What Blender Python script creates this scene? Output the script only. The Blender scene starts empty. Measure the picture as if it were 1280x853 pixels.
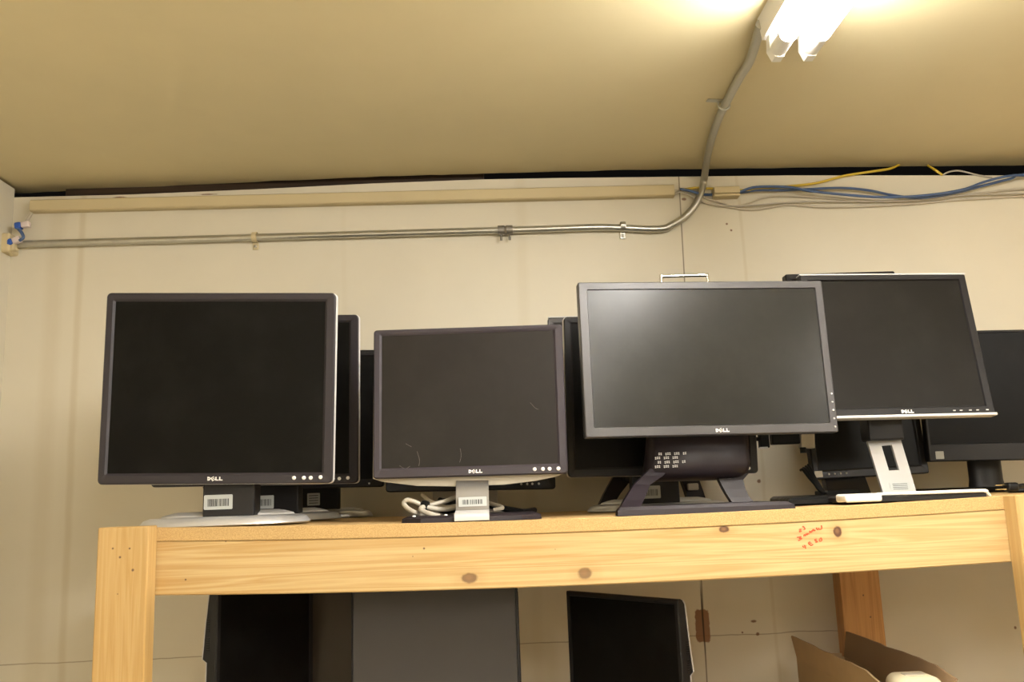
import bpy, bmesh, math, random
from mathutils import Matrix, Vector
from math import pi, sin, cos, tan, radians

# ------------------------------------------------------------------ camera, world, light, exposure
sc = bpy.context.scene
COL = sc.collection
CAM = Vector((0.0, 0.0, 1.80)); FPX = 1100.0
PITCH, ROLL, YAW = radians(10.0), radians(2.1), radians(1.5)
CR = Matrix.Rotation(-YAW, 3, 'Z') @ Matrix.Rotation(pi / 2 + PITCH, 3, 'X') @ Matrix.Rotation(-ROLL, 3, 'Z')
cd = bpy.data.cameras.new('camera'); cam = bpy.data.objects.new('camera', cd); COL.objects.link(cam)
cam.matrix_world = Matrix.Translation(CAM) @ CR.to_4x4()
cd.sensor_width = 36.0; cd.lens = 36.0 * FPX / 1280.0; cd.clip_start = 0.02
sc.camera = cam
w = bpy.data.worlds.new('world'); sc.world = w; w.use_nodes = True
w.node_tree.nodes['Background'].inputs[0].default_value = (0.004, 0.0035, 0.003, 1)
w.node_tree.nodes['Background'].inputs[1].default_value = 1.0
sc.view_settings.view_transform = 'Standard'; sc.view_settings.look = 'None'
sc.view_settings.gamma = 1.0; sc.view_settings.use_curve_mapping = False
sc.view_settings.exposure = 0.0
TUBE_STRENGTH = 132.0
TUBE_COLOR = (1.0, 0.965, 0.91)

ZC = 2.637        # ceiling height
YW = 2.20         # back wall plane
YF = 1.53         # front face of the shelf beam
YP = 1.49         # front face of the posts
XL = -1.215       # left wall
def ray(px, py): return CR @ Vector(((px - 640) / FPX, -(py - 426.5) / FPX, -1.0))
def at(px, py, Y): d = ray(px, py); return CAM + d * (Y / d.y)          # where the sight line meets the upright plane at depth Y
def atz(px, py, z): d = ray(px, py); return CAM + d * ((z - CAM.z) / d.z)
def shelf_z(x):   # the loaded board sags a centimetre mid-span
    t = min(1.0, abs((x - 0.15) / 0.74)); return 1.7585 + 0.0115 * t * t

# ------------------------------------------------------------------ materials
class NB:
    def __init__(s, name):
        s.m = bpy.data.materials.new(name); s.m.use_nodes = True; s.t = s.m.node_tree; s.n = s.t.nodes
        s.b = s.n['Principled BSDF']
    def node(s, typ, **kw):
        n = s.n.new(typ)
        for k, v in kw.items():
            setattr(n, k, v)
        return n
    def link(s, a, b): s.t.links.new(a, b)
    def val(s, sock, v):
        if isinstance(v, bpy.types.NodeSocket): s.link(v, sock)
        else: sock.default_value = v
    def math(s, op, a, b=0.0, c=0.0, clamp=False):
        n = s.node('ShaderNodeMath', operation=op, use_clamp=clamp)
        for i, v in enumerate((a, b, c)): s.val(n.inputs[i], v)
        return n.outputs[0]
    def mix(s, f, a, b):
        n = s.node('ShaderNodeMix', data_type='RGBA')
        s.val(n.inputs[0], f); s.val(n.inputs[6], a); s.val(n.inputs[7], b)
        return n.outputs[2]
    def coord(s, scale=(1, 1, 1), loc=(0, 0, 0)):
        tc = s.node('ShaderNodeTexCoord'); mp = s.node('ShaderNodeMapping')
        s.link(tc.outputs['Object'], mp.inputs[0]); mp.inputs['Scale'].default_value = scale; mp.inputs['Location'].default_value = loc
        return mp.outputs[0]
    def noise(s, vec, scale, detail=3, rough=0.5, dist=0.0):
        n = s.node('ShaderNodeTexNoise'); s.link(vec, n.inputs['Vector'])
        n.inputs['Scale'].default_value = scale; n.inputs['Detail'].default_value = detail
        n.inputs['Roughness'].default_value = rough; n.inputs['Distortion'].default_value = dist
        return n.outputs['Fac']
    def ramp(s, f, a0, a1, o0=0.0, o1=1.0):
        n = s.node('ShaderNodeMapRange'); s.val(n.inputs[0], f)
        for i, v in enumerate((a0, a1, o0, o1)): n.inputs[1 + i].default_value = v
        return n.outputs[0]
    def spot(s, c, r, edge=0.3, wob=0.0, wscale=60):   # 1 inside an ellipse at c with radii r
        tc = s.node('ShaderNodeTexCoord')
        v = s.node('ShaderNodeVectorMath', operation='SUBTRACT'); s.link(tc.outputs['Object'], v.inputs[0]); v.inputs[1].default_value = c
        u = s.node('ShaderNodeVectorMath', operation='MULTIPLY'); s.link(v.outputs[0], u.inputs[0]); u.inputs[1].default_value = [1 / q if q else 0 for q in r]
        l = s.node('ShaderNodeVectorMath', operation='LENGTH'); s.link(u.outputs[0], l.inputs[0])
        d = l.outputs['Value']
        if wob:
            nz = s.noise(tc.outputs['Object'], wscale, 3)
            d = s.math('ADD', d, s.math('MULTIPLY', s.math('SUBTRACT', nz, 0.5), wob))
        return s.ramp(d, 1.0, 1.0 - edge)
    def patch(s, c, r, edge=0.12, wob=0.3, wscale=60):   # rough-edged upright rectangle
        tc = s.node('ShaderNodeTexCoord'); sp = s.node('ShaderNodeSeparateXYZ'); s.link(tc.outputs['Object'], sp.inputs[0])
        dx = s.math('DIVIDE', s.math('ABSOLUTE', s.math('SUBTRACT', sp.outputs[0], c[0])), r[0])
        dz = s.math('DIVIDE', s.math('ABSOLUTE', s.math('SUBTRACT', sp.outputs[2], c[2])), r[2])
        d = s.math('POWER', s.math('ADD', s.math('POWER', dx, 5.0), s.math('POWER', dz, 5.0)), 0.2)
        d = s.math('ADD', d, s.math('MULTIPLY', s.math('SUBTRACT', s.noise(tc.outputs['Object'], wscale, 3), 0.5), wob))
        return s.ramp(d, 1.0, 1.0 - edge)
    def bump(s, h, strength=0.2, dist=0.01):
        b = s.node('ShaderNodeBump'); b.inputs['Strength'].default_value = strength; b.inputs['Distance'].default_value = dist
        s.link(h, b.inputs['Height']); s.link(b.outputs[0], s.b.inputs['Normal'])

def plain(name, col, rough=0.5, metal=0.0, var=0.06, vscale=30, bump=0.0, spec=0.5, bscale=400, rvar=0.05):
    k = NB(name)
    v = k.coord()
    f = k.noise(v, vscale, 3)
    a = tuple(c * (1 - var) for c in col) + (1,); b = tuple(min(1, c * (1 + var)) for c in col) + (1,)
    k.link(k.mix(f, a, b), k.b.inputs['Base Color'])
    k.link(k.ramp(f, 0.3, 0.7, rough - rvar, rough + rvar), k.b.inputs['Roughness'])
    k.b.inputs['Metallic'].default_value = metal
    k.b.inputs['Specular IOR Level'].default_value = spec
    if bump: k.bump(k.noise(v, bscale, 2), bump, 0.0006)
    return k.m

CREAM = (0.68, 0.625, 0.500)
def paint(name, col=CREAM, features=False):
    k = NB(name)
    v = k.coord()
    f = k.noise(v, 2.2, 4, 0.6)
    g = k.noise(v, 14, 5, 0.6)
    c = k.mix(k.ramp(f, 0.3, 0.7), tuple(x * 0.96 for x in col) + (1,), tuple(min(1, x * 1.03) for x in col) + (1,))
    c = k.mix(k.ramp(g, 0.55, 0.8, 0, 0.10), c, (col[0] * .85, col[1] * .8, col[2] * .7, 1))
    if features:
        tc = k.node('ShaderNodeTexCoord'); sp = k.node('ShaderNodeSeparateXYZ'); k.link(tc.outputs['Object'], sp.inputs[0])
        X, Z = sp.outputs[0], sp.outputs[2]
        # panel joint
        off = k.math('ABSOLUTE', k.math('SUBTRACT', k.math('SUBTRACT', X, k.math('MULTIPLY', Z, 0.0158)), 0.4717))
        seam = k.ramp(off, 0.0022, 0.0010, 0, 0.75)
        c = k.mix(seam, c, (0.12, 0.09, 0.05, 1))
        # hairline crack running level behind the lower bay
        wig = k.noise(v, 9, 4)
        cz = k.math('ABSOLUTE', k.math('ADD', k.math('SUBTRACT', Z, 1.452), k.math('MULTIPLY', k.math('SUBTRACT', wig, 0.5), 0.012)))
        cr = k.math('MULTIPLY', k.ramp(cz, 0.0018, 0.0006, 0, 0.55), k.ramp(X, 0.86, 0.80))
        c = k.mix(cr, c, (0.18, 0.12, 0.06, 1))
        # old brown stains where the joint was patched, small rust marks, drips
        p = at(878.5, 783, YW)
        st = k.patch((p.x, 0, p.z), (0.0185, 0, 0.040), 0.10, 0.45, 70)
        c = k.mix(k.math('MULTIPLY', st, 0.93), c, (0.24, 0.105, 0.040, 1))
        p = at(878.5, 775, YW)
        st = k.spot((p.x, 0, p.z), (0.0028, 0, 0.115), 0.6, 0.4, 40)
        c = k.mix(k.math('MULTIPLY', st, 0.95), c, (0.035, 0.02, 0.01, 1))
        for (px, py, rx, rz) in [(855, 249, .008, .005), (908.5, 280, .0035, .0035), (914, 288, .0035, .0035), (942, 777, .009, .004), (928, 791, .003, .003),
                                 (947, 793, .005, .005), (949, 602, .006, .006), (1269, 785, .004, .005), (60, 254, .05, .004), (150, 247, .02, .003), (260, 243, .03, .002)]:
            p = at(px, py, YW)
            st = k.spot((p.x, 0, p.z), (rx, 0, rz), 0.5, 0.8, 90)
            c = k.mix(k.math('MULTIPLY', st, 0.85), c, (0.16, 0.06, 0.02, 1))
        for (px, ww, a) in [(93, .012, .25), (60, .03, .14), (430, .01, .06), (660, .02, .10), (945, .006, .18)]:
            p = at(px, 500, YW)
            d = k.math('ABSOLUTE', k.math('ADD', k.math('SUBTRACT', X, p.x), k.math('MULTIPLY', k.math('SUBTRACT', f, 0.5), 0.02)))
            c = k.mix(k.ramp(d, ww, ww * .3, 0, a), c, (0.42, 0.31, 0.13, 1))
    k.link(c, k.b.inputs['Base Color'])
    k.b.inputs['Roughness'].default_value = 0.55
    k.b.inputs['Specular IOR Level'].default_value = 0.35
    k.bump(g, 0.12, 0.004)
    return k.m

def wood(name, axis, light, dark, knots=(), rot=0, marks=()):
    k = NB(name)
    s1 = [38, 38, 38]; s1[axis] = 1.1
    s2 = [260, 260, 260]; s2[axis] = 6
    sb = [5, 5, 5]; sb[axis] = 1.2
    base = k.coord(tuple(s1)); fine = k.coord(tuple(s2)); big = k.coord(tuple(sb))
    n1 = k.noise(base, 1.0, 3, 0.55, 0.6)
    wv = k.math('FRACT', k.math('MULTIPLY', n1, 7.0))
    wv = k.math('ABSOLUTE', k.math('SUBTRACT', k.math('MULTIPLY', wv, 2.0), 1.0))
    n2 = k.noise(fine, 1.0, 3, 0.6)
    n3 = k.noise(big, 1.0, 2)
    f = k.math('ADD', k.math('MULTIPLY', wv, 0.30), k.math('ADD', k.math('MULTIPLY', n2, 0.30), k.math('MULTIPLY', n3, 0.55)))
    c = k.mix(k.ramp(f, 0.35, 0.80), light + (1,), dark + (1,))
    for (x, y, z, rx, rz, a) in knots:
        o = k.spot((x, y, z), (rx * 2.6, 0, rz * 2.2), 0.9, 0.5, 60)
        c = k.mix(k.math('MULTIPLY', o, 0.45 * a), c, (dark[0] * .75, dark[1] * .6, dark[2] * .5, 1))
        o = k.spot((x, y, z), (rx, 0, rz), 0.3, 0.35, 120)
        c = k.mix(k.math('MULTIPLY', o, a), c, (0.085, 0.035, 0.018, 1))
        o = k.spot((x - rx * .1, y, z + rz * .1), (rx * .6, 0, rz * .65), 0.7, 0.5, 160)
        c = k.mix(k.math('MULTIPLY', o, a * .45), c, (0.30, 0.16, 0.07, 1))
    for (x, y, z, rx, rz) in marks:     # nail holes
        o = k.spot((x, y, z), (rx, 0, rz), 0.4, 0.3, 200)
        c = k.mix(k.math('MULTIPLY', o, 0.85), c, (0.10, 0.05, 0.03, 1))
    k.link(c, k.b.inputs['Base Color'])
    k.b.inputs['Roughness'].default_value = 0.42
    k.b.inputs['Specular IOR Level'].default_value = 0.4
    k.bump(k.math('ADD', n2, wv), 0.12, 0.0012)
    return k.m

def particle(name):
    k = NB(name)
    v = k.coord((1, 1, 1.4)); f = k.noise(v, 420, 3, 0.7); g = k.noise(v, 900, 2, 0.6)
    c = k.mix(k.ramp(f, 0.35, 0.65), (0.40, 0.245, 0.090, 1), (0.56, 0.375, 0.155, 1))
    c = k.mix(k.ramp(g, 0.6, 0.75, 0, 0.5), c, (0.83, 0.62, 0.30, 1))
    k.link(c, k.b.inputs['Base Color']); k.b.inputs['Roughness'].default_value = 0.8
    k.bump(f, 0.3, 0.001)
    return k.m

def screen(name, rough=0.38, col=(0.016, 0.015, 0.013), spec=0.5):
    k = NB(name)
    v = k.coord(); f = k.noise(v, 9, 6, 0.65); s = k.noise(k.coord((1, 1, .5)), 6, 2, .5)
    dust = k.ramp(f, 0.45, 0.80, 0, 0.07)
    k.link(k.mix(dust, col + (1,), (0.09, 0.085, 0.075, 1)), k.b.inputs['Base Color'])
    k.link(k.ramp(s, 0.2, 0.8, rough - .02, rough + .02), k.b.inputs['Roughness'])
    k.b.inputs['Specular IOR Level'].default_value = spec
    return k.m

def emit(name, col, strength):
    m = bpy.data.materials.new(name); m.use_nodes = True; n = m.node_tree.nodes
    n.remove(n['Principled BSDF']); e = n.new('ShaderNodeEmission')
    e.inputs[0].default_value = col + (1,); e.inputs[1].default_value = strength
    m.node_tree.links.new(e.outputs[0], n['Material Output'].inputs[0]); return m

M_WALL = paint('wall_paint', features=True)
M_PAINT = paint('plain_wall_paint')
M_CEIL = paint('ceiling_paint', (0.70, 0.605, 0.375))
M_FLOOR = plain('floor_concrete', (0.52, 0.48, 0.40), 0.7, bump=0.3)
M_DARKWOOD = wood('old_header_wood', 0, (0.055, 0.032, 0.018), (0.02, 0.012, 0.008))
M_RACE = paint('raceway_paint', (0.61, 0.51, 0.31))
M_BEZ4 = plain('plum_grey_bezel', (0.034, 0.028, 0.034), 0.42, bump=0.15, spec=0.3)
M_BEZ = plain('charcoal_bezel', (0.022, 0.0185, 0.022), 0.42, bump=0.15, spec=0.3)
M_BEZD = plain('black_bezel', (0.012, 0.011, 0.0115), 0.4, bump=0.15, spec=0.25)
M_BEZG = plain('satin_grey_bezel', (0.050, 0.047, 0.048), 0.36, bump=0.1, spec=0.4)
M_SHELL = plain('black_shell', (0.010, 0.009, 0.009), 0.5, bump=0.2, spec=0.25)
M_BEIGE = plain('putty_shell', (0.52, 0.47, 0.38), 0.45)
M_NECK_SHADED = plain('shaded_neck_silver', (0.26, 0.245, 0.23), 0.38, metal=0.6, var=0.03)  # darker silver: shade on the neck's upright face is put into the colour
M_NECK8 = plain('satin_silver_neck', (0.47, 0.46, 0.45), 0.38, metal=0.4, var=0.03)
M_SILVER = plain('silver_paint', (0.62, 0.61, 0.60), 0.32, metal=0.55, var=0.03)
M_SILVERW = plain('pale_silver_paint', (0.60, 0.585, 0.57), 0.4, metal=0.15, var=0.03)
M_GREYP = plain('grey_plastic', (0.42, 0.39, 0.34), 0.5)
M_STAND = plain('plum_black_plastic', (0.017, 0.0125, 0.016), 0.42, bump=0.1, spec=0.28)
M_BLACK = plain('black_plastic', (0.006, 0.006, 0.006), 0.42, spec=0.2)
M_LABEL = plain('paper_label', (0.44, 0.46, 0.45), 0.6)
M_INK = plain('printed_ink', (0.03, 0.03, 0.03), 0.6)
M_LOGO = plain('bright_logo_metal', (0.85, 0.83, 0.80), 0.3, metal=0.3, var=0.02)
M_SCR = screen('matte_screen', 0.42, (0.0040, 0.0036, 0.0030), 0.07)
M_SCR8 = screen('dim_screen', 0.42, (0.0085, 0.0075, 0.0062), 0.13)
M_SCR4 = screen('worn_screen', 0.42, (0.013, 0.0108, 0.0092), 0.16)
M_SCR2 = screen('dark_screen', 0.36, (0.0035, 0.0032, 0.003), 0.10)
M_SCRG = screen('satin_screen', 0.255, (0.011, 0.0105, 0.009), 0.30)
M_SCRB = screen('dusty_brown_screen', 0.5, (0.040, 0.030, 0.020), 0.25)
M_SCRL = screen('dusty_grey_screen', 0.48, (0.038, 0.034, 0.032), 0.3)
M_GALV = plain('galvanized_steel', (0.50, 0.49, 0.44), 0.33, metal=0.85, var=0.12, vscale=60)
M_ZINC = plain('dark_zinc', (0.24, 0.22, 0.19), 0.45, metal=0.6, var=0.1)
M_CHROME = plain('chrome', (0.75, 0.75, 0.74), 0.15, metal=1.0, var=0.02)
M_WHITE = plain('white_enamel', (0.85, 0.84, 0.80), 0.35, var=0.02)
M_TUBE = emit('lit_tube', TUBE_COLOR, TUBE_STRENGTH)
M_GREYCABLE = plain('grey_cable', (0.52, 0.46, 0.36), 0.5)
M_PUTTYCABLE = plain('putty_cable', (0.44, 0.40, 0.33), 0.45)
M_BLUECABLE = plain('blue_cable', (0.055, 0.10, 0.22), 0.4)
M_YELLOWCABLE = plain('yellow_cable', (0.60, 0.42, 0.03), 0.45)
M_BLUEPLUG = plain('blue_plug', (0.03, 0.10, 0.42), 0.35)
M_PINKW = plain('milky_plug', (0.70, 0.60, 0.58), 0.3)
M_SCRATCH = plain('scratch_grey', (0.12, 0.11, 0.10), 0.5)
M_CARD = plain('cardboard', (0.40, 0.28, 0.15), 0.8, var=0.12, vscale=18, bump=0.2, bscale=120)
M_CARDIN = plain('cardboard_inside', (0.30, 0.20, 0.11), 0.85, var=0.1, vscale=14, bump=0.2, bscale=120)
M_CREAMP = plain('cream_plastic', (0.80, 0.72, 0.50), 0.4)
M_RED = plain('red_marker', (0.62, 0.10, 0.035), 0.6)
M_PRONG = plain('brass_prong', (0.75, 0.62, 0.33), 0.25, metal=0.9)

# ------------------------------------------------------------------ geometry helpers
def T(x, y, z): return Matrix.Translation((x, y, z))
I4 = Matrix.Identity(4)
def box(bm, c, s, M=I4, bev=0.0, seg=2):
    r = bmesh.ops.create_cube(bm, size=1.0, matrix=T(*c) @ Matrix.Diagonal((s[0], s[1], s[2], 1)))
    vs = r['verts']
    if bev:
        es = list({e for v in vs for e in v.link_edges})
        r2 = bmesh.ops.bevel(bm, geom=es, offset=bev, segments=seg, affect='EDGES', profile=0.5)
        vs = list({v for f in r2['faces'] for v in f.verts} | {v for v in vs if v.is_valid})
    if M is not I4: bmesh.ops.transform(bm, matrix=M, verts=[v for v in vs if v.is_valid])
    return bm
def prism(bm, poly, axis, a, b, M=I4):
    """poly: 2D points in the plane of the two other axes (in xyz order), extruded from a to b along axis."""
    def P(u, v, h):
        q = [u, v]; q.insert(axis, h); return M @ Vector(q)
    lo = [bm.verts.new(P(u, v, a)) for u, v in poly]; hi = [bm.verts.new(P(u, v, b)) for u, v in poly]
    n = len(poly)
    bm.faces.new(lo); bm.faces.new(hi[::-1])
    for i in range(n): bm.faces.new((lo[i], hi[i], hi[(i + 1) % n], lo[(i + 1) % n]))
    return bm
def loft(bm, rings, M=I4, cap=True, close=True):
    vr = [[bm.verts.new(M @ Vector(p)) for p in r] for r in rings]
    n = len(vr[0])
    for a, b in zip(vr, vr[1:]):
        for i in range(n if close else n - 1): bm.faces.new((a[i], a[(i + 1) % n], b[(i + 1) % n], b[i]))
    if cap: bm.faces.new(vr[0][::-1]); bm.faces.new(vr[-1])
    return bm
def spline(pts, k=6):
    P = [Vector(p) for p in pts]; out = []
    for i in range(len(P) - 1):
        p0, p1, p2, p3 = P[max(i - 1, 0)], P[i], P[i + 1], P[min(i + 2, len(P) - 1)]
        for j in range(k):
            t = j / k
            out.append(0.5 * ((2 * p1) + (p2 - p0) * t + (2 * p0 - 5 * p1 + 4 * p2 - p3) * t * t + (3 * p1 - p0 - 3 * p2 + p3) * t ** 3))
    out.append(P[-1]); return out
def tube(bm, pts, r, n=10, k=6, smooth=True, squash=None):
    P = spline(pts, k) if smooth else [Vector(p) for p in pts]
    up = Vector((0.13, 0.2, 1)).normalized(); rings = []
    for i, p in enumerate(P):
        t = (P[min(i + 1, len(P) - 1)] - P[max(i - 1, 0)]).normalized()
        a = t.cross(up)
        if a.length < 1e-3: a = t.cross(Vector((1, 0, 0)))
        a.normalize(); b = a.cross(t).normalized(); up = b
        rings.append([p + (a * cos(q) + b * sin(q)) * r for q in [2 * pi * j / n for j in range(n)]])
    return loft(bm, rings)
def lathe(bm, prof, c, n=64, sx=1, sy=1, M=I4, axis='z'):
    rings = []
    for (r, z) in prof:
        rr = max(r, 1e-4)
        rings.append([(c[0] + rr * cos(2 * pi * j / n) * sx, c[1] + rr * sin(2 * pi * j / n) * sy, c[2] + z) if axis == 'z' else
                      (c[0] + rr * cos(2 * pi * j / n) * sx, c[1] + z, c[2] - rr * sin(2 * pi * j / n) * sy) for j in range(n)])
    return loft(bm, rings, M)
def rrect(w, h, r, y, seg=5, cx=0, cz=0):
    """rounded rectangle in the xz plane at depth y"""
    out = []
    for (sx, sz, a0) in ((1, 1, 0), (-1, 1, pi / 2), (-1, -1, pi), (1, -1, 3 * pi / 2)):
        for j in range(seg + 1):
            a = a0 + (pi / 2) * j / seg
            out.append((cx + sx * (w / 2 - r) + r * cos(a), y, cz + sz * (h / 2 - r) + r * sin(a)))
    return out
def rrz(w, d, r, z, cx, cy, seg=6):
    return [(p[0], cy + p[2], z) for p in rrect(w, d, r, 0, seg, cx, 0)]

def root_loc(o):
    v = Vector((0, 0, 0))
    while o is not None:
        v += o.location; o = o.parent
    return v
def part(name, bm, mat, parent=None, label=None, smooth=False, sharp=35):
    bmesh.ops.recalc_face_normals(bm, faces=bm.faces)
    if parent is not None: bmesh.ops.translate(bm, vec=-root_loc(parent), verts=bm.verts)
    me = bpy.data.meshes.new(name)
    for f in bm.faces: f.smooth = smooth
    if smooth:
        lim = radians(sharp)
        for e in bm.edges:
            if len(e.link_faces) == 2: e.smooth = e.calc_face_angle(0) < lim
    bm.to_mesh(me); bm.free()
    me.materials.append(mat)
    o = bpy.data.objects.new(name, me); COL.objects.link(o)
    if parent is not None: o.parent = parent
    if label: o['label'] = label
    return o
def tag(o, label, cat, group=None, kind=None):
    if label: o['label'] = label
    if cat: o['category'] = cat
    if group: o['group'] = group
    if kind: o['kind'] = kind
    return o
def thing(name, label, cat, loc, group=None):
    o = bpy.data.objects.new(name, None); COL.objects.link(o); o.location = loc; o.empty_display_size = 0.05
    return tag(o, label, cat, group)
def struct(name, bm, mat, label=None, smooth=False):
    o = part(name, bm, mat, None, label, smooth); o['kind'] = 'structure'; return o
def center_origin(o):
    """origin of a one-mesh thing at the middle of its underside"""
    vs = o.data.vertices; xs = [v.co.x for v in vs]; ys = [v.co.y for v in vs]; zs = [v.co.z for v in vs]
    c = Vector(((min(xs) + max(xs)) / 2, (min(ys) + max(ys)) / 2, min(zs)))
    o.data.transform(Matrix.Translation(-c)); o.location = c; return o
def solo(name, bm, mat, label, cat, group=None, smooth=False):
    return tag(center_origin(part(name, bm, mat, None, None, smooth)), label, cat, group)
B = bmesh.new

# ------------------------------------------------------------------ the room
XR, YN = 3.3, -3.2
bm = B()      # back wall sheet, its top edge a little uneven under the gap
tops = [(-1.30, 2.607), (-1.21, 2.607), (-.924, 2.606), (-.594, 2.611), (-.3, 2.618), (-.011, 2.621), (.2, 2.619), (.368, 2.616), (.8, 2.609), (1.435, 2.591), (2.2, 2.585), (XR + .05, 2.585)]
poly = [(-1.30, 0.0)] + tops + [(XR + .05, 0.0)]
prism(bm, [(x, z) for x, z in poly], 1, YW, YW + 0.012)
struct('wall_back', bm, M_WALL)
bm = B(); box(bm, ((XL - .05), (YN + YW) / 2, 1.315), (0.10, YW - YN, 2.63)); struct('wall_left', bm, M_PAINT)
bm = B(); box(bm, ((XR + .05), (YN + YW) / 2, 1.315), (0.10, YW - YN, 2.63)); struct('wall_right', bm, M_PAINT)
bm = B(); box(bm, ((XL + XR) / 2, YN - .05, 1.315), (XR - XL + .2, 0.10, 2.63)); struct('wall_front', bm, M_PAINT)
bm = B(); box(bm, ((XL + XR) / 2, (YN + YW) / 2, -.05), (XR - XL + .2, YW - YN + .2, 0.10)); struct('floor', bm, M_FLOOR)
bm = B()      # ceiling panel stops short of the wall: the dark gap
edge = [(-1.30, 2.250), (-1.20, 2.252), (-.925, 2.233), (-.60, 2.215), (-.22, 2.200), (0, 2.200), (.369, 2.203), (.9, 2.222), (1.44, 2.247), (XR + .05, 2.26)]
random.seed(4)
e2 = []
for (a, b) in zip(edge, edge[1:]):
    for j in range(8):
        t = j / 8; e2.append((a[0] + (b[0] - a[0]) * t, a[1] + (b[1] - a[1]) * t + random.uniform(-.0025, .0025)))
e2.append(edge[-1])
prism(bm, [(-1.30, YN - .1)] + e2 + [(XR + .05, YN - .1)], 2, ZC, ZC + 0.012)
struct('ceiling', bm, M_CEIL)
bm = B(); box(bm, (-.55, 2.255, 2.652), (1.10, 0.05, 0.07), bev=.002); struct('trim_1', bm, M_DARKWOOD)
# ------------------------------------------------------------------ light fixtures
def fixture(x, y0, y1, label):
    t = thing('strip_light', label, 'ceiling light', (x, (y0 + y1) / 2, ZC), 'bare fluorescent strip lights on the ceiling')
    L = y1 - y0; yc = (y0 + y1) / 2
    bm = B(); prism(bm, [(x - .055, ZC), (x - .050, ZC - .042), (x + .050, ZC - .042), (x + .055, ZC)], 1, y0, y1); part('housing', bm, M_WHITE, t)
    for sx in (-.029, .029):
        bm = B(); lathe(bm, [(.0, 0), (.0150, 0.0), (.0150, L - .144), (.0, L - .144)], (x + sx, y0 + .072, ZC - .070), 20, axis='y'); tb = part('fluorescent_tube', bm, M_TUBE, t, smooth=True)
        for y_a, y_b in ((y0 + .020, y0 + .0718), (y1 - .0718, y1 - .020)):
            bm = B(); lathe(bm, [(.0, 0), (.0150, 0.0), (.0150, y_b - y_a), (.0, y_b - y_a)], (x + sx, y_a, ZC - .070), 20, axis='y'); part('tube_end', bm, M_WHITE, tb, smooth=True)
        for ye, sg in ((y0, 1), (y1, -1)):
            bm = B()
            yy = ye + sg * .012
            prism(bm, [(x + sx - .014, ZC - .042), (x + sx - .016, ZC - .068), (x + sx - .008, ZC - .086), (x + sx + .008, ZC - .086), (x + sx + .016, ZC - .068), (x + sx + .014, ZC - .042)], 1, yy - .010, yy + .010)
            part('lamp_holder', bm, M_WHITE, t)
    return t
FX = 0.560
fixture(FX, 0.24, 1.462, 'lit fluorescent strip light whose conduit climbs from the wall of monitors')
fixture(FX, -1.45, -0.25, 'fluorescent strip light in line behind the camera')
fixture(2.3, -1.2, 0.0, 'fluorescent strip light near the far side wall of the room')
fixture(-0.62, -2.7, -1.5, 'added unseen fill strip light over the back of the room, left side')  # added lamp out of view, brightens the space under the shelf

# ------------------------------------------------------------------ conduit
RC = 0.0092
cz = 2.4765; yc = YW - .014
p0 = at(-4, 309, yc)
path = [(XL + .002, yc, cz), (-.9, yc, cz), (-.3, yc, cz), (.15, yc, cz), (.30, yc, cz)]
for q in [(822, 286.5), (840, 281), (856, 271), (869, 256), (876.5, 240), (880, 225)]: path.append(tuple(at(q[0], q[1], yc)))
zcc = ZC - .0115
for q in [(883, 203), (887, 183), (893, 162), (901, 142), (912, 120), (925, 96), (938, 74)]: path.append(tuple(atz(q[0], q[1], zcc)))
path.append((FX - .052, 1.455, ZC - .014))
cd_ = thing('metal_conduit', 'galvanized steel conduit running along the wall then up to the strip light', 'conduit', (0, yc, cz))
bm = B(); tube(bm, path, RC, 14, 6); part('pipe', bm, M_GALV, cd_, smooth=True)
c = at(631.5, 290, yc)
bm = B(); lathe(bm, [(.0, -.019), (.0128, -.019), (.0128, -.003), (.0108, -.001), (.0108, .001), (.0128, .003), (.0128, .019), (.0, .019)], (0, 0, 0), 20, M=T(c.x, yc, cz) @ Matrix.Rotation(pi / 2, 4, 'Y')); cp = part('coupling', bm, M_ZINC, cd_, 'darker zinc coupling', smooth=True)
for dx in (-.011, .011):
    bm = B(); lathe(bm, [(0, -.012), (.0032, -.012), (.0032, -.004), (.0022, -.003), (.0022, .006), (0, .006)], (c.x + dx, yc - .003, cz - .0155), 10); part('set_screw', bm, M_ZINC, cp, smooth=True)
for px in (318.5, 779):
    c = at(px, 290, yc)
    bm = B()
    pts = [(c.x, yc + .012, cz + .008), (c.x, yc - .002, cz + .0125), (c.x, yc - .0118, cz + .002), (c.x, yc - .006, cz - .010), (c.x, yc + .008, cz - .0125)]
    P = spline(pts, 5)
    loft(bm, [[(p.x - .0065, p.y, p.z), (p.x + .0065, p.y, p.z), (p.x + .0065, p.y, p.z + .0012), (p.x - .0065, p.y, p.z + .0012)] for p in P])
    box(bm, (c.x, YW - .002, cz - .019), (.015, .004, .021), bev=.0015)
    o = part('pipe_strap', bm, M_GALV if px > 700 else M_RACE, cd_)
    bm = B(); lathe(bm, [(0, -.004), (.0035, -.003), (.0042, 0), (0, 0)], (c.x, YW - .004, cz - .021), 12, axis='y'); part('screw', bm, M_GALV, o)
q = atz(905, 131, zcc)
bm = B(); box(bm, (0, 0, 0), (.052, .013, .003), T(q.x - .012, q.y, ZC - .002) @ Matrix.Rotation(.15, 4, 'Z'), .001)
tube(bm, [(q.x + .012, q.y, ZC - .004), (q.x + .011, q.y, ZC - .018), (q.x, q.y, ZC - .0235), (q.x - .011, q.y, ZC - .018), (q.x - .012, q.y, ZC - .004)], .0022, 6, 4)
part('pipe_strap', bm, M_GALV, cd_)

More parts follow.
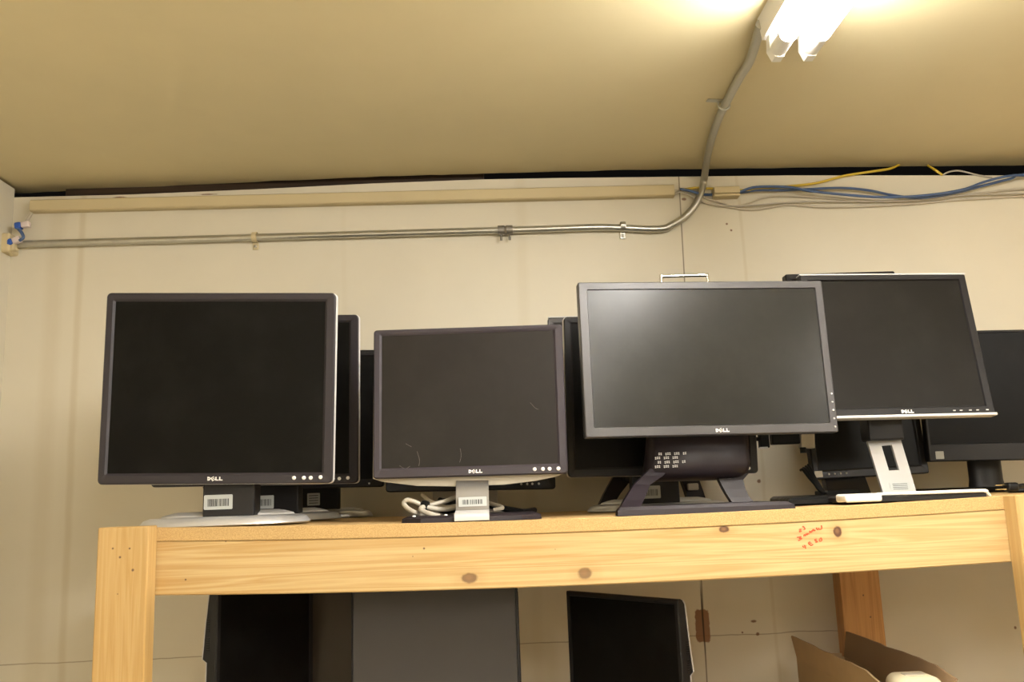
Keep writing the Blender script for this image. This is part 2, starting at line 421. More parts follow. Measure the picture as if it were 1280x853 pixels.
# ------------------------------------------------------------------ raceway and cables on the wall
a = at(40, 258.5, YW - .012); b_ = at(842, 239, YW - .012)
bm = B(); h = .0155
loft(bm, [[(p.x, YW - .001, p.z - h), (p.x, YW - .020, p.z - h), (p.x, YW - .024, p.z - h + .003), (p.x, YW - .024, p.z + h - .003), (p.x, YW - .020, p.z + h), (p.x, YW - .001, p.z + h)] for p in (a, a.lerp(b_, .25), a.lerp(b_, .5), a.lerp(b_, .75), b_)])
solo('cable_raceway', bm, M_RACE, 'long tan cable raceway running along the top of the wall', 'raceway')
a = at(893, 239, YW - .03); b_ = at(925, 238, YW - .03)
r_ = thing('raceway_box', 'short tan raceway piece holding yellow and blue cables right of the conduit', 'raceway', ((a.x + b_.x) / 2, YW, a.z))
bm = B(); box(bm, ((a.x + b_.x) / 2, YW - .016, a.z + .003), (b_.x - a.x, .032, .018), bev=.002); part('cover', bm, M_RACE, r_)
bm = B(); box(bm, ((a.x + b_.x) / 2, YW - .015, a.z - .0105), (b_.x - a.x, .030, .006), bev=.001); part('lower_lip', bm, M_RACE, r_)
def wall_cable(pts, r, mat, label, Y=YW - .010, name='network_cable', group=None):
    P = []
    for i, q in enumerate(pts):
        P.append(tuple(at(q[0], q[1], q[2] if len(q) > 2 else Y)))
    bm = B(); tube(bm, P, r, 8, 6); return solo(name, bm, mat, label, 'cable', group, True)
wall_cable([(850, 238), (868, 235), (880, 235.5, YW - .006), (893, 236, YW - .012), (908, 236.5, YW - .012), (925, 238, YW - .016), (950, 236, YW - .02), (985, 233), (1020, 229), (1055, 220), (1090, 214.5), (1112, 211, YW - .006), (1124, 206, YW + .02)], .0032, M_YELLOWCABLE, 'yellow cable rising from the short raceway piece into the ceiling gap')
wall_cable([(1160, 207, YW + .02), (1168, 212, YW - .005), (1178, 219)], .0032, M_YELLOWCABLE, 'short end of yellow cable poking out of the ceiling gap')
wall_cable([(850, 236.5), (862, 238.5), (874, 242), (884, 243.5, YW - .006), (895, 243, YW - .006), (925, 241, YW - .006), (945, 238, YW - .02), (975, 238, YW - .012), (1003, 237), (1050, 235), (1085, 238), (1115, 244), (1150, 247.5), (1190, 242), (1230, 232), (1262, 224), (1300, 217), (1520, 215), (1900, 203)], .0035, M_BLUECABLE, 'blue cable sagging lowest along the wall right of the raceway', YW - .018)
wall_cable([(925, 240, YW - .026), (945, 234), (985, 234), (1010, 238.5), (1050, 243), (1100, 246.5), (1150, 245), (1200, 238), (1232, 227), (1262, 220), (1300, 219), (1520, 217), (1900, 205)], .0035, M_BLUECABLE, 'second blue cable crossing above the other beside the yellow one', YW - .030)
wall_cable([(842, 238), (856, 240), (872, 249), (886, 255, YW - .004), (905, 258), (935, 262), (960, 260), (985, 256), (1030, 259), (1080, 258), (1140, 255), (1200, 250), (1300, 245), (1520, 243), (1900, 231)], .0028, M_GREYCABLE, 'grey cable lowest of the thin ones along the upper right wall', YW - .006)
wall_cable([(842, 241), (852, 237.5), (866, 240), (880, 247, YW - .004), (900, 253), (918, 258), (935, 254), (955, 247), (980, 245), (1040, 248), (1110, 252), (1170, 249), (1230, 241), (1300, 236), (1520, 234), (1900, 222)], .0028, M_GREYCABLE, 'grey cable hidden in part behind the two blue ones', YW - .006)
wall_cable([(843, 244), (850, 240), (862, 244), (876, 252, YW - .004), (895, 256, YW - .007), (930, 257.5), (990, 253), (1060, 252), (1130, 251), (1210, 244), (1300, 242), (1520, 240), (1900, 228)], .0022, M_PUTTYCABLE, 'thin pale cable fanning out of the raceway end', YW - .012)
wall_cable([(1178, 219), (1186, 215), (1196, 213.5), (1206, 215), (1222, 219), (1240, 222)], .0022, M_PUTTYCABLE, 'loose pale wire at the end of the short yellow cable', YW - .004)
# plugs in the far left corner
wall_cable([(40, 266), (36, 272), (33, 277)], .004, M_GREYCABLE, 'grey cable dropping from the raceway to the blue plugs', YW - .03)
def plug(px, py, label, ang, ztop):
    c = at(px, py, YW - .035); M = T(c.x, c.y, c.z) @ Matrix.Rotation(ang, 4, 'Y')
    t = thing('cable_plug', label, 'plug', c)
    bm = B(); box(bm, (-.009, 0, 0), (.016, .020, .017), M, .004, 3); part('boot', bm, M_BLUEPLUG, t, smooth=True)
    bm = B(); box(bm, (.009, 0, 0), (.020, .017, .015), M, .003, 3); part('plug_body', bm, M_PINKW, t, smooth=True)
    return t
plug(28, 282, 'upper blue and white cable plug in the wall corner', -.15, 0)
plug(17, 302, 'lower blue and white cable plug at the conduit end', -.35, 0)
wall_cable([(22, 285), (27, 291), (29, 297), (24, 301)], .004, M_BLUECABLE, 'short blue cable looping between the two corner plugs', YW - .04)
c = at(3, 301, YW - .05)
bm = B(); box(bm, (c.x + .0, c.y + .03, c.z - .002), (.03, .05, .05), bev=.006, seg=3)
box(bm, (c.x + .017, c.y + .02, c.z - .012), (.012, .02, .02), bev=.003)
solo('junction_box', bm, M_RACE, 'small cream junction box in the left wall corner', 'junction box')

# ------------------------------------------------------------------ the timber shelving
SR = Vector((0.9, 1.85, 0.0))
def loc_(p): return (p.x - SR.x, 0.0, p.z - SR.z)
def kn(px, py, rx, rz, a=1.0, Y=YF):
    p = at(px, py, Y); return (p.x - SR.x, 0, p.z, rx, rz, a)
def mk(px, py, r=.0022, Y=YF, rz=None):
    p = at(px, py, Y); return (p.x - SR.x, 0, p.z, r, rz or r)
M_BEAM = wood('pine_beam', 0, (0.57, 0.420, 0.205), (0.43, 0.262, 0.092),
              knots=[kn(587, 723, .016, .010, .75), kn(731, 717, .013, .011, .7), kn(905, 662, .010, .0065, .95), kn(1047, 665, .0085, .0105, 1.0)],
              marks=[mk(530, 686), mk(516, 696, .0012), mk(232, 725, .002), mk(694, 687, .001), mk(282, 677, .0016)])
M_POST = wood('pine_post', 2, (0.53, 0.360, 0.155), (0.44, 0.270, 0.092),
              marks=[mk(141, 686, .002, YP), mk(162, 686, .002, YP), mk(150, 697, .0024, YP), mk(166, 713, .0026, YP), mk(147, 743, .0012, YP)])
M_POSTB = wood('dark_pine_post', 2, (0.60, 0.32, 0.11), (0.42, 0.20, 0.06), marks=[mk(1077, 744, .0025, 2.10), mk(1086, 771, .0025, 2.10)])
M_BOARD = particle('particle_board')
shelf = thing('storage_shelf', 'long unfinished pine shelving unit holding rows of old computer monitors', 'shelving unit', SR)
XS0, XS1 = at(122, 665, YP).x, 2.75
xpl = at(186, 665, YP).x
def long_bar(x0, x1, y0, y1, top, bot, n=48, bev=.002):
    bm = B(); rings = []
    for i in range(n + 1):
        x = x0 + (x1 - x0) * i / n; a_, b__ = top(x), bot(x)
        rings.append([(x, y0 + bev, b__), (x, y0, b__ + bev), (x, y0, a_ - bev), (x, y0 + bev, a_), (x, y1 - bev, a_), (x, y1, a_ - bev), (x, y1, b__ + bev), (x, y1 - bev, b__)])
    return loft(bm, rings)
BT = .0225
part('board', long_bar(XS0 + .004, XS1, YF - .001, 2.185, lambda x: shelf_z(x), lambda x: shelf_z(x) - BT, bev=.0008), M_BOARD, shelf, 'particle board top')
part('beam', long_bar(XS0 + .004, XS1, YF, YF + .038, lambda x: shelf_z(x) - BT - .0005, lambda x: shelf_z(x) - BT - .0885), M_BEAM, shelf)
part('beam', long_bar(XS0 + .004, XS1, 2.09 - .038, 2.09 - .0005, lambda x: shelf_z(x) - BT - .0005, lambda x: shelf_z(x) - BT - .0885), M_POSTB, shelf)
LZ = 1.16
part('board', long_bar(XS0 + .004, XS1, YF - .001, 2.185, lambda x: LZ, lambda x: LZ - BT, 4), M_BOARD, shelf)
part('beam', long_bar(XS0 + .004, XS1, YF, YF + .038, lambda x: LZ - BT - .0005, lambda x: LZ - BT - .0885, 4), M_POSTB, shelf)
part('beam', long_bar(XS0 + .004, XS1, 2.09 - .038, 2.09 - .0005, lambda x: LZ - BT - .0005, lambda x: LZ - BT - .0885, 4), M_POSTB, shelf)
def post(x0, x1, y0, y1, top, mat):
    bm = B(); box(bm, ((x0 + x1) / 2, (y0 + y1) / 2, top / 2), (x1 - x0, y1 - y0, top), bev=.0025); return part('post', bm, mat, shelf)
post(XS0, xpl, YP, YF - .0015, 1.7735, M_POST)
xr = at(1269, 620, YP).x
post(xr, xr + .089, YP, YF - .0015, 1.7715, M_POST)
post(2.62, 2.709, YP, YF - .0015, 1.7715, M_POST)
x2 = at(1048, 730, 2.10).x; x3 = at(1098, 730, 2.10).x
post(x2, x3, 2.0905, 2.135, 1.735, M_POSTB)
post(XS0 + .01, XS0 + .099, 2.0905, 2.135, 1.735, M_POSTB)
post(2.62, 2.709, 2.0905, 2.135, 1.735, M_POSTB)
c = at(1187, 699.5, YF + .01)
bm = B(); box(bm, (c.x, YF + .012, c.z), (.022, .010, .0045), bev=.001); part('staple_tag', bm, M_LABEL, shelf, 'white tag under the beam')
# red marker writing on the beam
def Z(x, y): p = at(980 + x / 16, 645 + y / 16, YF); return (p.x, YF - .0004, p.z)
strokes = [[(300, 275), (345, 265), (305, 320), (350, 305)], [(365, 225), (390, 215), (425, 265)], [(425, 265), (390, 275)],
           [(255, 430), (345, 415), (300, 445), (360, 455), (285, 495)],
           [(395, 410), (405, 375), (430, 400), (440, 360), (470, 385)], [(470, 385), (460, 355), (500, 365)],
           [(520, 350), (515, 305), (550, 330), (560, 290)], [(570, 310), (580, 270), (610, 300), (625, 285)],
           [(645, 235), (665, 275), (700, 265)], [(690, 240), (705, 270), (755, 255), (745, 190)],
           [(370, 600), (395, 625), (440, 600)], [(405, 585), (440, 655)], [(520, 520), (485, 545), (540, 590), (580, 570)], [(510, 550), (550, 545)],
           [(650, 465), (610, 480), (650, 500), (670, 520), (630, 530)], [(705, 480), (740, 440), (755, 490), (715, 510), (705, 480)]]
bm = B()
for s_ in strokes: tube(bm, [Z(*q) for q in s_], .0011, 6, 3)
part('marker_writing', bm, M_RED, shelf, 'red handwriting on the beam')

# ------------------------------------------------------------------ monitor building blocks
def pose(x, y, z, yaw, tilt, roll):
    return T(x, y, z) @ Matrix.Rotation(radians(yaw), 4, 'Z') @ Matrix.Rotation(radians(tilt), 4, 'X') @ Matrix.Rotation(radians(roll), 4, 'Y')
def bar(bm, x0, z0, x1, z1, t, y0, y1, M):
    """a straight letter stroke of width t in the xz plane"""
    a = Vector((x0, z0)); b = Vector((x1, z1)); d = (b - a).normalized(); n = Vector((-d.y, d.x)) * t / 2
    prism(bm, [(a + n)[:], (a - n)[:], (b - n)[:], (b + n)[:]], 1, y0, y1, M)
def logo(root, M, cx, cz, h, mat=None):
    bm = B(); t = h * .27; y0, y1 = -.0008, .0003; s = h * 0.98; x = cx - 2.02 * h
    def L_(x): bar(bm, x + t / 2, cz - h / 2, x + t / 2, cz + h / 2, t, y0, y1, M); bar(bm, x + t, cz - h / 2 + t / 2, x + .86 * h, cz - h / 2 + t / 2, t, y0, y1, M)
    bar(bm, x + t / 2, cz - h / 2, x + t / 2, cz + h / 2, t, y0, y1, M)
    n = 10
    arc = [(x + t + (h * .55) * sin(pi * j / n), cz + h / 2 * cos(pi * j / n)) for j in range(n + 1)]
    ari = [(x + t + (h * .55 - t) * sin(pi * j / n), cz + (h / 2 - t) * cos(pi * j / n)) for j in range(n + 1)]
    for j in range(n): prism(bm, [arc[j], arc[j + 1], ari[j + 1], ari[j]], 1, y0, y1, M)
    ex, ez = x + 1.52 * h, cz; ca, sa = cos(.5), sin(.5)
    def r(u, v): return (ex + u * ca - v * sa, ez + u * sa + v * ca)
    k = h * .40
    for v in (-k, 0, k): bar(bm, *r(-k, v), *r(k, v), t * .62, y0, y1, M)
    bar(bm, *r(-k, -k - t * .3), *r(-k, k + t * .3), t * .7, y0, y1, M)
    L_(x + 2.12 * h); L_(x + 3.12 * h)
    return part('logo', bm, mat or M_LOGO, root)
def panel(root, M, W, H, bez, frame, shell, scr, depth=.055, thick=.020, rad=.007, rim=None, inset=.045, recess=.0035, slope=.004, shell_drop=0.0, full_shell=False):
    bl, br, bt, bb = bez; iw, ih = W - bl - br, H - bt - bb; cx = (bl - br) / 2; cz = (bb - bt) / 2
    n = 5
    rings = [rrect(iw + 2 * 0, ih, .001, recess, n, cx, cz), rrect(iw + 2 * slope, ih + 2 * slope, .003, 0.0003, n, cx, cz),
             rrect(W - .004, H - .004, rad - .001, 0, n), rrect(W, H, rad, .0022, n), rrect(W, H, rad, thick, n), rrect(W - .006, H - .006, rad - .002, thick, n), rrect(iw, ih, .001, thick, n, cx, cz)]
    bm = B(); loft(bm, [[p for p in r] for r in rings] + [rings[0]], M, cap=False); bmesh.ops.remove_doubles(bm, verts=bm.verts, dist=1e-6)
    part('bezel', bm, frame, root, smooth=True)
    bm = B(); loft(bm, [rrect(iw + .001, ih + .001, .001, recess - .0001, n, cx, cz), rrect(iw + .001, ih + .001, .001, recess + .003, n, cx, cz)], M); part('screen', bm, scr, root)
    bm = B(); e = .004
    rs = [rrect(W - e, H - e, rad, thick - .002, n), rrect(W - e, H - e, rad, thick + .004, n)]
    if full_shell: rs += [rrect(W - .03, H - .03, rad, thick + .012, n), rrect(W - 2 * inset, H - 2 * inset, rad * 2, depth, n)]
    else: rs += [rrect(W - 2 * inset * .35, H - 2 * inset * .35, rad * 2, thick + (depth - thick) * .45, n), rrect(W - 2 * inset, H - 2 * inset, rad * 2, depth - .004, n), rrect(W - 2 * inset - .012, H - 2 * inset - .012, rad * 2, depth, n)]
    loft(bm, rs, M); part('back_shell', bm, shell, root, smooth=True)
    if rim is not None:
        bm = B(); o_ = .0012
        loft(bm, [rrect(W + o_, H + o_, rad, thick * .55, n), rrect(W + 2 * o_, H + 2 * o_, rad, thick * .65, n), rrect(W + 2 * o_, H + 2 * o_, rad, thick + .001, n), rrect(W - .004, H - .004, rad, thick + .0015, n), rrect(W - .004, H - .004, rad, thick * .5, n), rrect(W + o_, H + o_, rad, thick * .55, n)], M, cap=False)
        part('side_rim', bm, rim, root, smooth=True)
def buttons(root, M, pts, r, mat):
    for (x, z) in pts:
        bm = B(); lathe(bm, [(0, -.0018), (r * .7, -.0018), (r, -.0008), (r, .001), (0, .001)], (x, 0, z), 16, M=M, axis='y'); part('button', bm, mat, root, smooth=True)
def sticker(root, M, cx, cz, w, h, y=0.0, bars=12, twod=False, rnd=.002):
    bm = B(); loft(bm, [rrect(w, h, rnd, y - .0006, 3, cx, cz), rrect(w, h, rnd, y + .0002, 3, cx, cz)], M); lb = part('label_sticker', bm, M_LABEL, root, 'white barcode sticker')
    random.seed(int(abs(cx + w) * 9999)); bm = B()
    if twod:
        for i in range(4): bar(bm, cx - w * .36, cz - h * .3 + i * h * .2, cx + w * .36, cz - h * .3 + i * h * .2, h * .06, y - .0009, y - .0005, M)
    else:
        x = cx - w * .36
        while x < cx + w * .36:
            t = random.choice((.012, .02, .035)) * w; bar(bm, x, cz - h * .28, x, cz + h * .22, t, y - .0009, y - .0005, M); x += t + random.choice((.02, .03)) * w
    part('barcode', bm, M_INK, lb)
def disc_base(root, cx, cy, z, R, sy, top=.024, mat=None):
    bm = B(); s = R / .155
    lathe(bm, [(0, 0), (R * .97, 0), (R, .002), (R * .995, .004), (R * .95, .0120), (R * .88, .0155), (R * .60, .0165), (0, .0165)], (cx, cy, z), 72, 1, sy); b1 = part('base', bm, mat or M_SILVER, root, 'silver oval base', smooth=True)
    bm = B(); lathe(bm, [(R * .80, .0155), (R * .78, .0190), (R * .68, top - .001), (R * .60, top + .001), (0, top + .001)], (cx, cy + .012, z), 72, 1, sy * .74); part('base_dome', bm, M_SILVERW, b1, smooth=True)

def base_monitor(label, P, W, H, bx, by, R, sy, colx, colw, coly, stick, screen_mat=None, rim=M_SILVERW, bez=(.0185, .0205, .0165, .021), frame=None, group='charcoal monitors on silver oval bases', lg=.0065, name='computer_monitor'):
    M = pose(*P); z0 = shelf_z(bx)
    t = thing(name, label, 'computer monitor', (bx, by, z0), group)
    panel(t, M, W, H, bez, frame or M_BEZ, M_SHELL, screen_mat or M_SCR, depth=.055, rim=rim, rad=.008)
    zb = P[2] - H / 2
    if lg: logo(t, M, 0, -H / 2 + bez[3] * .48, lg)
    buttons(t, M, [(W / 2 - .066, -H / 2 + .0095), (W / 2 - .049, -H / 2 + .0095), (W / 2 - .037, -H / 2 + .0095), (W / 2 - .020, -H / 2 + .0105)], .0035, M_LOGO)
    yp = P[1]
    bm = B()          # column with a mount plate meeting the back shell
    box(bm, (colx, coly + .022, (z0 + .014 + zb + .20) / 2), (colw, .044, zb + .20 - z0 - .014), bev=.003)
    part('stand_column', bm, M_BEZD, t)
    my = yp + .045; bm = B(); box(bm, (colx, my + .012, P[2] + .01), (colw * 1.15, .03, .10), bev=.004); part('mount_plate', bm, M_SHELL, t)
    disc_base(t, bx, by, z0, R, sy)
    if stick:
        sx, sz, sw, sh, td = stick
        sticker(t, T(0, coly, 0), sx, sz, sw, sh, twod=td)
    return t

# ------------------------------------------------------------------ upper shelf, left group: three monitors on silver oval bases
def px_x(px, py, Y): return at(px, py, Y).x
# frontmost, left end
cx = px_x(285.5, 625, 1.584)
mon_front = base_monitor('large charcoal monitor on a silver oval base at the left end of the top shelf',
    (-.4804, 1.5534, 2.0083, .6, 3.0, 1.65), .405, .338, px_x(283, 650, 1.655), 1.655, .152, .80, cx, .0907, 1.584,
    (cx - .0175, at(273, 628, 1.584).z, .050, .0255, False), bez=(.0155, .0185, .0155, .019))
cx = px_x(342, 625, 1.80)
base_monitor('charcoal monitor half hidden directly behind the large leftmost one, four silver buttons showing',
    (-.4687, 1.759, 2.0082, .8, 3.0, .8), .405, .338, px_x(339, 645, 1.905), 1.905, .147, .78, cx, .098, 1.802,
    (cx - .017, at(331, 628, 1.80).z, .034, .026, False), bez=(.0155, .0185, .0155, .019))
def simple_stand(t, z0, colx, colw, coly, cold, ztop, bx, by, bw, bd, bh, mat, bmat, rnd=.03, label=None):
    bm = B(); box(bm, (colx, coly + cold / 2, (z0 + bh + ztop) / 2), (colw, cold, ztop - z0 - bh), bev=.003); part('stand_column', bm, mat, t)
    bm = B(); loft(bm, [rrz(bw, bd, rnd, z0, bx, by), rrz(bw, bd, rnd, z0 + bh * .5, bx, by), rrz(bw - .01, bd - .01, rnd - .004, z0 + bh, bx, by)]); part('base', bm, bmat, t, label, smooth=True)
cx = px_x(394, 630, 2.06)
t = thing('computer_monitor', 'black monitor farthest back by the wall between the left and middle groups', 'computer monitor', (cx, 2.12, shelf_z(cx)))
panel(t, pose(-.4446, 2.0, 1.9905, 1.5, 0, .95), .40, .312, (.016, .016, .016, .018), M_BEZD, M_SHELL, M_SCR2, depth=.045)
buttons(t, pose(-.4446, 2.0, 1.9905, 1.5, 0, .95), [(.168, -.148)], .0022, M_SILVER)
bm = B(); box(bm, (cx, 2.08, (shelf_z(cx) + 2.05) / 2 + .01), (.105, .030, 2.03 - shelf_z(cx)), bev=.003); part('stand_column', bm, M_SHELL, t)
disc_base(t, px_x(403, 640, 2.12), 2.125, shelf_z(cx), .118, .52, .022)
sticker(t, T(0, 2.065, 0), px_x(392, 624, 2.065), at(392, 624.5, 2.065).z, .029, .028, twod=True)

# ------------------------------------------------------------------ middle: putty-backed monitor and the black one behind it
P = (-.0411, 1.6178, 1.9769, -2.8, -1.9, .45); M = pose(*P); W_, H_ = .354, .277
z0 = shelf_z(-.07)
t = thing('computer_monitor', 'plum-grey monitor with a putty-coloured back on a bent silver neck, middle of the top shelf', 'computer monitor', (px_x(590, 650, 1.65), 1.65, z0))
panel(t, M, W_, H_, (.015, .0175, .0115, .0185), M_BEZ4, M_BEIGE, M_SCR4, depth=.03, thick=.016, rad=.006, inset=.01)
bm = B()
pl = [(-.1795, .125), (-.1805, -.137), (-.165, -.1425), (-.10, -.152), (-.02, -.1555), (.06, -.1545), (.12, -.149), (.158, -.142), (.168, -.137), (.172, .125), (.10, .13), (-.10, .13)]
loft(bm, [[(x, .017, z) for x, z in pl], [(x, .030, z) for x, z in pl], [(x * .80, .056, z * .86) for x, z in pl]], M)
part('rear_cover', bm, M_BEIGE, t, 'putty-coloured rear cover', smooth=True, sharp=50)
logo(t, M, .010, -H_ / 2 + .0085, .0062)
buttons(t, M, [(W_ / 2 - .060, -H_ / 2 + .009), (W_ / 2 - .045, -H_ / 2 + .009), (W_ / 2 - .033, -H_ / 2 + .009), (W_ / 2 - .017, -H_ / 2 + .009)], .0036, M_LOGO)
xa, xb = px_x(569.5, 640, 1.57), px_x(611.5, 640, 1.57)
prof = [(1.705, 2.00), (1.70, 1.90), (1.675, 1.853), (1.632, 1.832), (1.606, 1.818), (1.596, 1.800), (1.590, z0 + .030), (1.584, z0 + .0195)]
prof2 = [(1.584, z0 + .0190), (1.566, z0 + .0158), (1.544, z0 + .0145), (1.537, z0 + .011), (1.5365, z0 + .002)]
bm = B(); S = spline([(0, y, z) for y, z in prof], 5)
loft(bm, [[(xa, p.y, p.z), (xb, p.y, p.z), (xb, p.y + .006, p.z - .001), (xa, p.y + .006, p.z - .001)] for p in S])
nk = part('neck', bm, M_NECK_SHADED, t, 'bent silver neck with shade put into its colour', smooth=True)
bm = B(); S = spline([(0, y, z) for y, z in prof2], 5)
loft(bm, [[(xa - .001, p.y, p.z), (xb, p.y, p.z), (xb, p.y + .006, p.z - .001), (xa - .001, p.y + .006, p.z - .001)] for p in S])
part('neck_foot', bm, M_SILVERW, t, 'toe of the silver neck, coloured as lit silver', smooth=True)  # same bent strip as the neck, its lit tone given by paler silver
bm = B(); by0, by1 = 1.545, 1.72; bl_, br_ = px_x(500, 650, 1.55), px_x(678, 647, 1.55); xm = (bl_ + br_) / 2; bw = br_ - bl_
base_out = lambda z, e: [(bl_ + e, by0 + .03, z), (bl_ + .035 + e, by0 + e, z), (br_ - .035 - e, by0 + e, z), (br_ - e, by0 + .03, z), (br_ - e, by1 - e, z), (bl_ + e, by1 - e, z)]
loft(bm, [base_out(z0, 0), base_out(z0 + .008, .001), base_out(z0 + .0115, .010)]); part('base', bm, M_STAND, t, 'dark plastic foot plate')
for q in (517, 557):
    p = at(q, 641, 1.56); bm = B(); lathe(bm, [(0, 0), (.0035, 0), (.003, .002), (0, .0025)], (p.x, 1.566, z0 + .0112), 12); part('rubber_dot', bm, M_LOGO, t)
p = at(591, 638.5, 1.578)
sticker(t, T(p.x, 1.5885, z0 + .0335) @ Matrix.Rotation(radians(-9), 4, 'X'), 0, 0, .050, .0165, rnd=.001)
bm = B()
def SP(px, py):      # a point of the screen surface, panel coordinates from the scratch's place
    return M @ Vector(((px - 587) * .001465, .0030, (500 - py) * .001465 - .0))
for s_ in [[(499, 579), (506, 583), (512, 580)], [(521, 562), (524, 573), (523, 580)], [(575, 560), (576, 569), (574, 577)], [(540, 590), (560, 588), (579, 587)], [(488, 586), (490, 588)], [(664, 505), (670, 512), (674, 514)], [(507, 552), (514, 556)]]:
    bm = B(); tube(bm, [SP(*q) for q in s_], .00026, 5, 3); part('scratch', bm, M_SCRATCH, t)
# black monitor behind
P = (-.0494, 1.95, 1.9652, -4.3, -1.5, 1.0); M = pose(*P)
t = thing('computer_monitor', 'black monitor hidden behind the middle one, only its lower edge and grey column showing', 'computer monitor', (px_x(581, 640, 2.05), 2.05, shelf_z(0)))
panel(t, M, .372, .30, (.016, .016, .016, .022), M_BEZD, M_SHELL, M_SCR2, depth=.045)
buttons(t, M, [(.112, -.138), (.125, -.138), (.136, -.138), (.150, -.138)], .0026, M_SILVER)
z1 = shelf_z(-.1); cx = px_x(581.5, 625, 2.0)
simple_stand(t, z1, cx, .145, 1.998, .03, 2.03, cx, 2.07, .22, .19, .010, M_GREYP, M_GREYP)
# cable coil lying on the foot plate
cb = thing('coiled_cable', 'putty-coloured monitor cable coiled and tied on the dark foot plate', 'cable', (at(540, 640, 1.64).x, 1.64, z0 + .012), None)
def cab(name, pts, r, mat, parent, k=8):
    bm = B(); tube(bm, [tuple(at(*q)) for q in pts], r, 10, k); return part(name, bm, mat, parent, smooth=True)
cab('strand', [(600, 620, 1.71), (572, 622, 1.67), (556, 627, 1.65), (541, 631, 1.64), (531, 633, 1.635), (519, 628, 1.63), (509, 625.5, 1.63), (505, 630, 1.63), (510, 636, 1.625), (520, 641.5, 1.62), (532, 645, 1.65)], .0042, M_PUTTYCABLE, cb)
cab('strand', [(600, 630, 1.70), (574, 634, 1.66), (555, 637, 1.64), (541, 636, 1.63), (531, 634, 1.625), (526, 636.5, 1.615), (530, 640, 1.61), (540, 643.5, 1.605), (549, 645.5, 1.62)], .0046, M_PUTTYCABLE, cb)
cab('strand', [(528, 619, 1.73), (536, 626, 1.69), (545, 630, 1.68), (560, 634, 1.68), (600, 628, 1.73), (617, 631, 1.70), (628, 635, 1.68), (617, 638, 1.68)], .0040, M_GREYCABLE, cb)
p = at(531.5, 632.5, 1.63); bm = B(); lathe(bm, [(.004, -.007), (.0085, -.006), (.0092, 0), (.0085, .006), (.004, .007)], (0, 0, 0), 18, M=T(p.x, p.y, p.z) @ Matrix.Rotation(radians(100), 4, 'Y') @ Matrix.Rotation(.3, 4, 'X')); part('cable_tie', bm, M_BLACK, cb, smooth=True)
bm = B(); tube(bm, [tuple(at(*q)) for q in [(550, 626, 1.70), (560, 628, 1.72), (572, 634, 1.71), (560, 639, 1.70), (548, 636, 1.70), (556, 630, 1.71), (575, 626, 1.73), (640, 638, 1.73), (655, 640, 1.75), (668, 638, 1.80)]], .006, 10, 8)
solo('power_cord', bm, M_BLACK, 'black power cord bunched behind the bent silver neck', 'cable', smooth=True)

# ------------------------------------------------------------------ monitors behind the wide grey one
cx = px_x(820, 615, 1.85)
base_monitor('charcoal monitor tucked behind the wide satin-grey one, barcode sticker on its column',
    (.3511, 1.8054, 1.9955, 2.6, 3.2, .7), .395, .33, px_x(822, 635, 1.93), 1.935, .152, .72, cx, .098, 1.848,
    (px_x(813, 615, 1.848), at(813, 615.5, 1.848).z, .042, .026, False), bez=(.0165, .0185, .0155, .019), screen_mat=M_SCR2, frame=M_BEZD)
def pedestal(t, xc, Y, z0, k, handle, legs, body):
    """wide curved body on splayed legs over a flat foot"""
    pass
P = (.3384, 2.045, 2.0828, -3.5, 0, .9); M = pose(*P)
z1 = shelf_z(.33)
t = thing('computer_monitor', 'silver-topped monitor nearest the wall, upper corner showing beside the wide grey one', 'computer monitor', (.33, 2.12, z1))
panel(t, M, .40, .26, (.016, .016, .0155, .02), M_BEZG, M_SHELL, M_SCRG, depth=.04, rim=M_SILVERW)
bm = B(); box(bm, (0, .006, .1315), (.398, .014, .003), M, .001); part('top_trim', bm, M_SILVERW, t, 'bright silver top edge')
bx = px_x(816, 610, 2.10)
bm = B(); box(bm, (bx, 2.105, 1.95), (.14, .05, .26), bev=.01, seg=3); part('stand_body', bm, M_STAND, t, smooth=True)
for (a1, a2, b1, b2) in ((767, 793, 745, 762), (850, 872, 862, 884)):
    zt = at(816, 599, 2.1).z + .008; 
    p1, p2, q1, q2 = px_x(a1, 600, 2.1), px_x(a2, 600, 2.1), px_x(b1, 640, 2.1), px_x(b2, 640, 2.1)
    m1, m2 = p1 * .45 + q1 * .55 , p2 * .62 + q2 * .38
    bm = B(); rows = [(p1, p2, zt, 2.10), (m1, (p2 + q2) / 2 - (.004 if a1 < 800 else -.0), (zt + z1) / 2, 2.09), (q1, q2, z1 + .001, 2.085)]
    loft(bm, [[(a_, y_, z_), (b__, y_, z_), (b__, y_ + .03, z_), (a_, y_ + .03, z_)] for a_, b__, z_, y_ in rows]); part('leg', bm, M_STAND, t)
p = at(863.5, 609, 2.10)
bm = B(); box(bm, (p.x, 2.078, p.z), (.026, .010, .016), bev=.003); part('cord_clip', bm, M_GREYP, t)

# ------------------------------------------------------------------ wide satin-grey monitor on its splayed stand
P = (.405, 1.611, 2.0427, 3.7, -2.6, .45); M = pose(*P); W_, H_ = .474, .292
z0 = shelf_z(.38)
t = thing('computer_monitor', 'wide satin-grey monitor on a dark splayed-leg stand with carry handle', 'computer monitor', (.385, 1.65, z0))
panel(t, M, W_, H_, (.0175, .015, .0148, .018), M_BEZG, M_SHELL, M_SCRG, depth=.045, rad=.003, slope=.0012)
logo(t, M, .017, -H_ / 2 + .0082, .0064)
bm_pts = [(W_ / 2 - .0065, -H_ / 2 + .010 + i * .0155) for i in range(5)]
buttons(t, M, bm_pts, .0020, M_SILVER)
rows = [  # z, left px, right px, Y front
    (545, 815, 938, 1.668), (565, 814.5, 939, 1.660), (582, 813, 941, 1.654), (592, 811, 938, 1.658), (599, 808, 930, 1.668), (603, 806, 922, 1.690)]
bm = B(); R_ = []
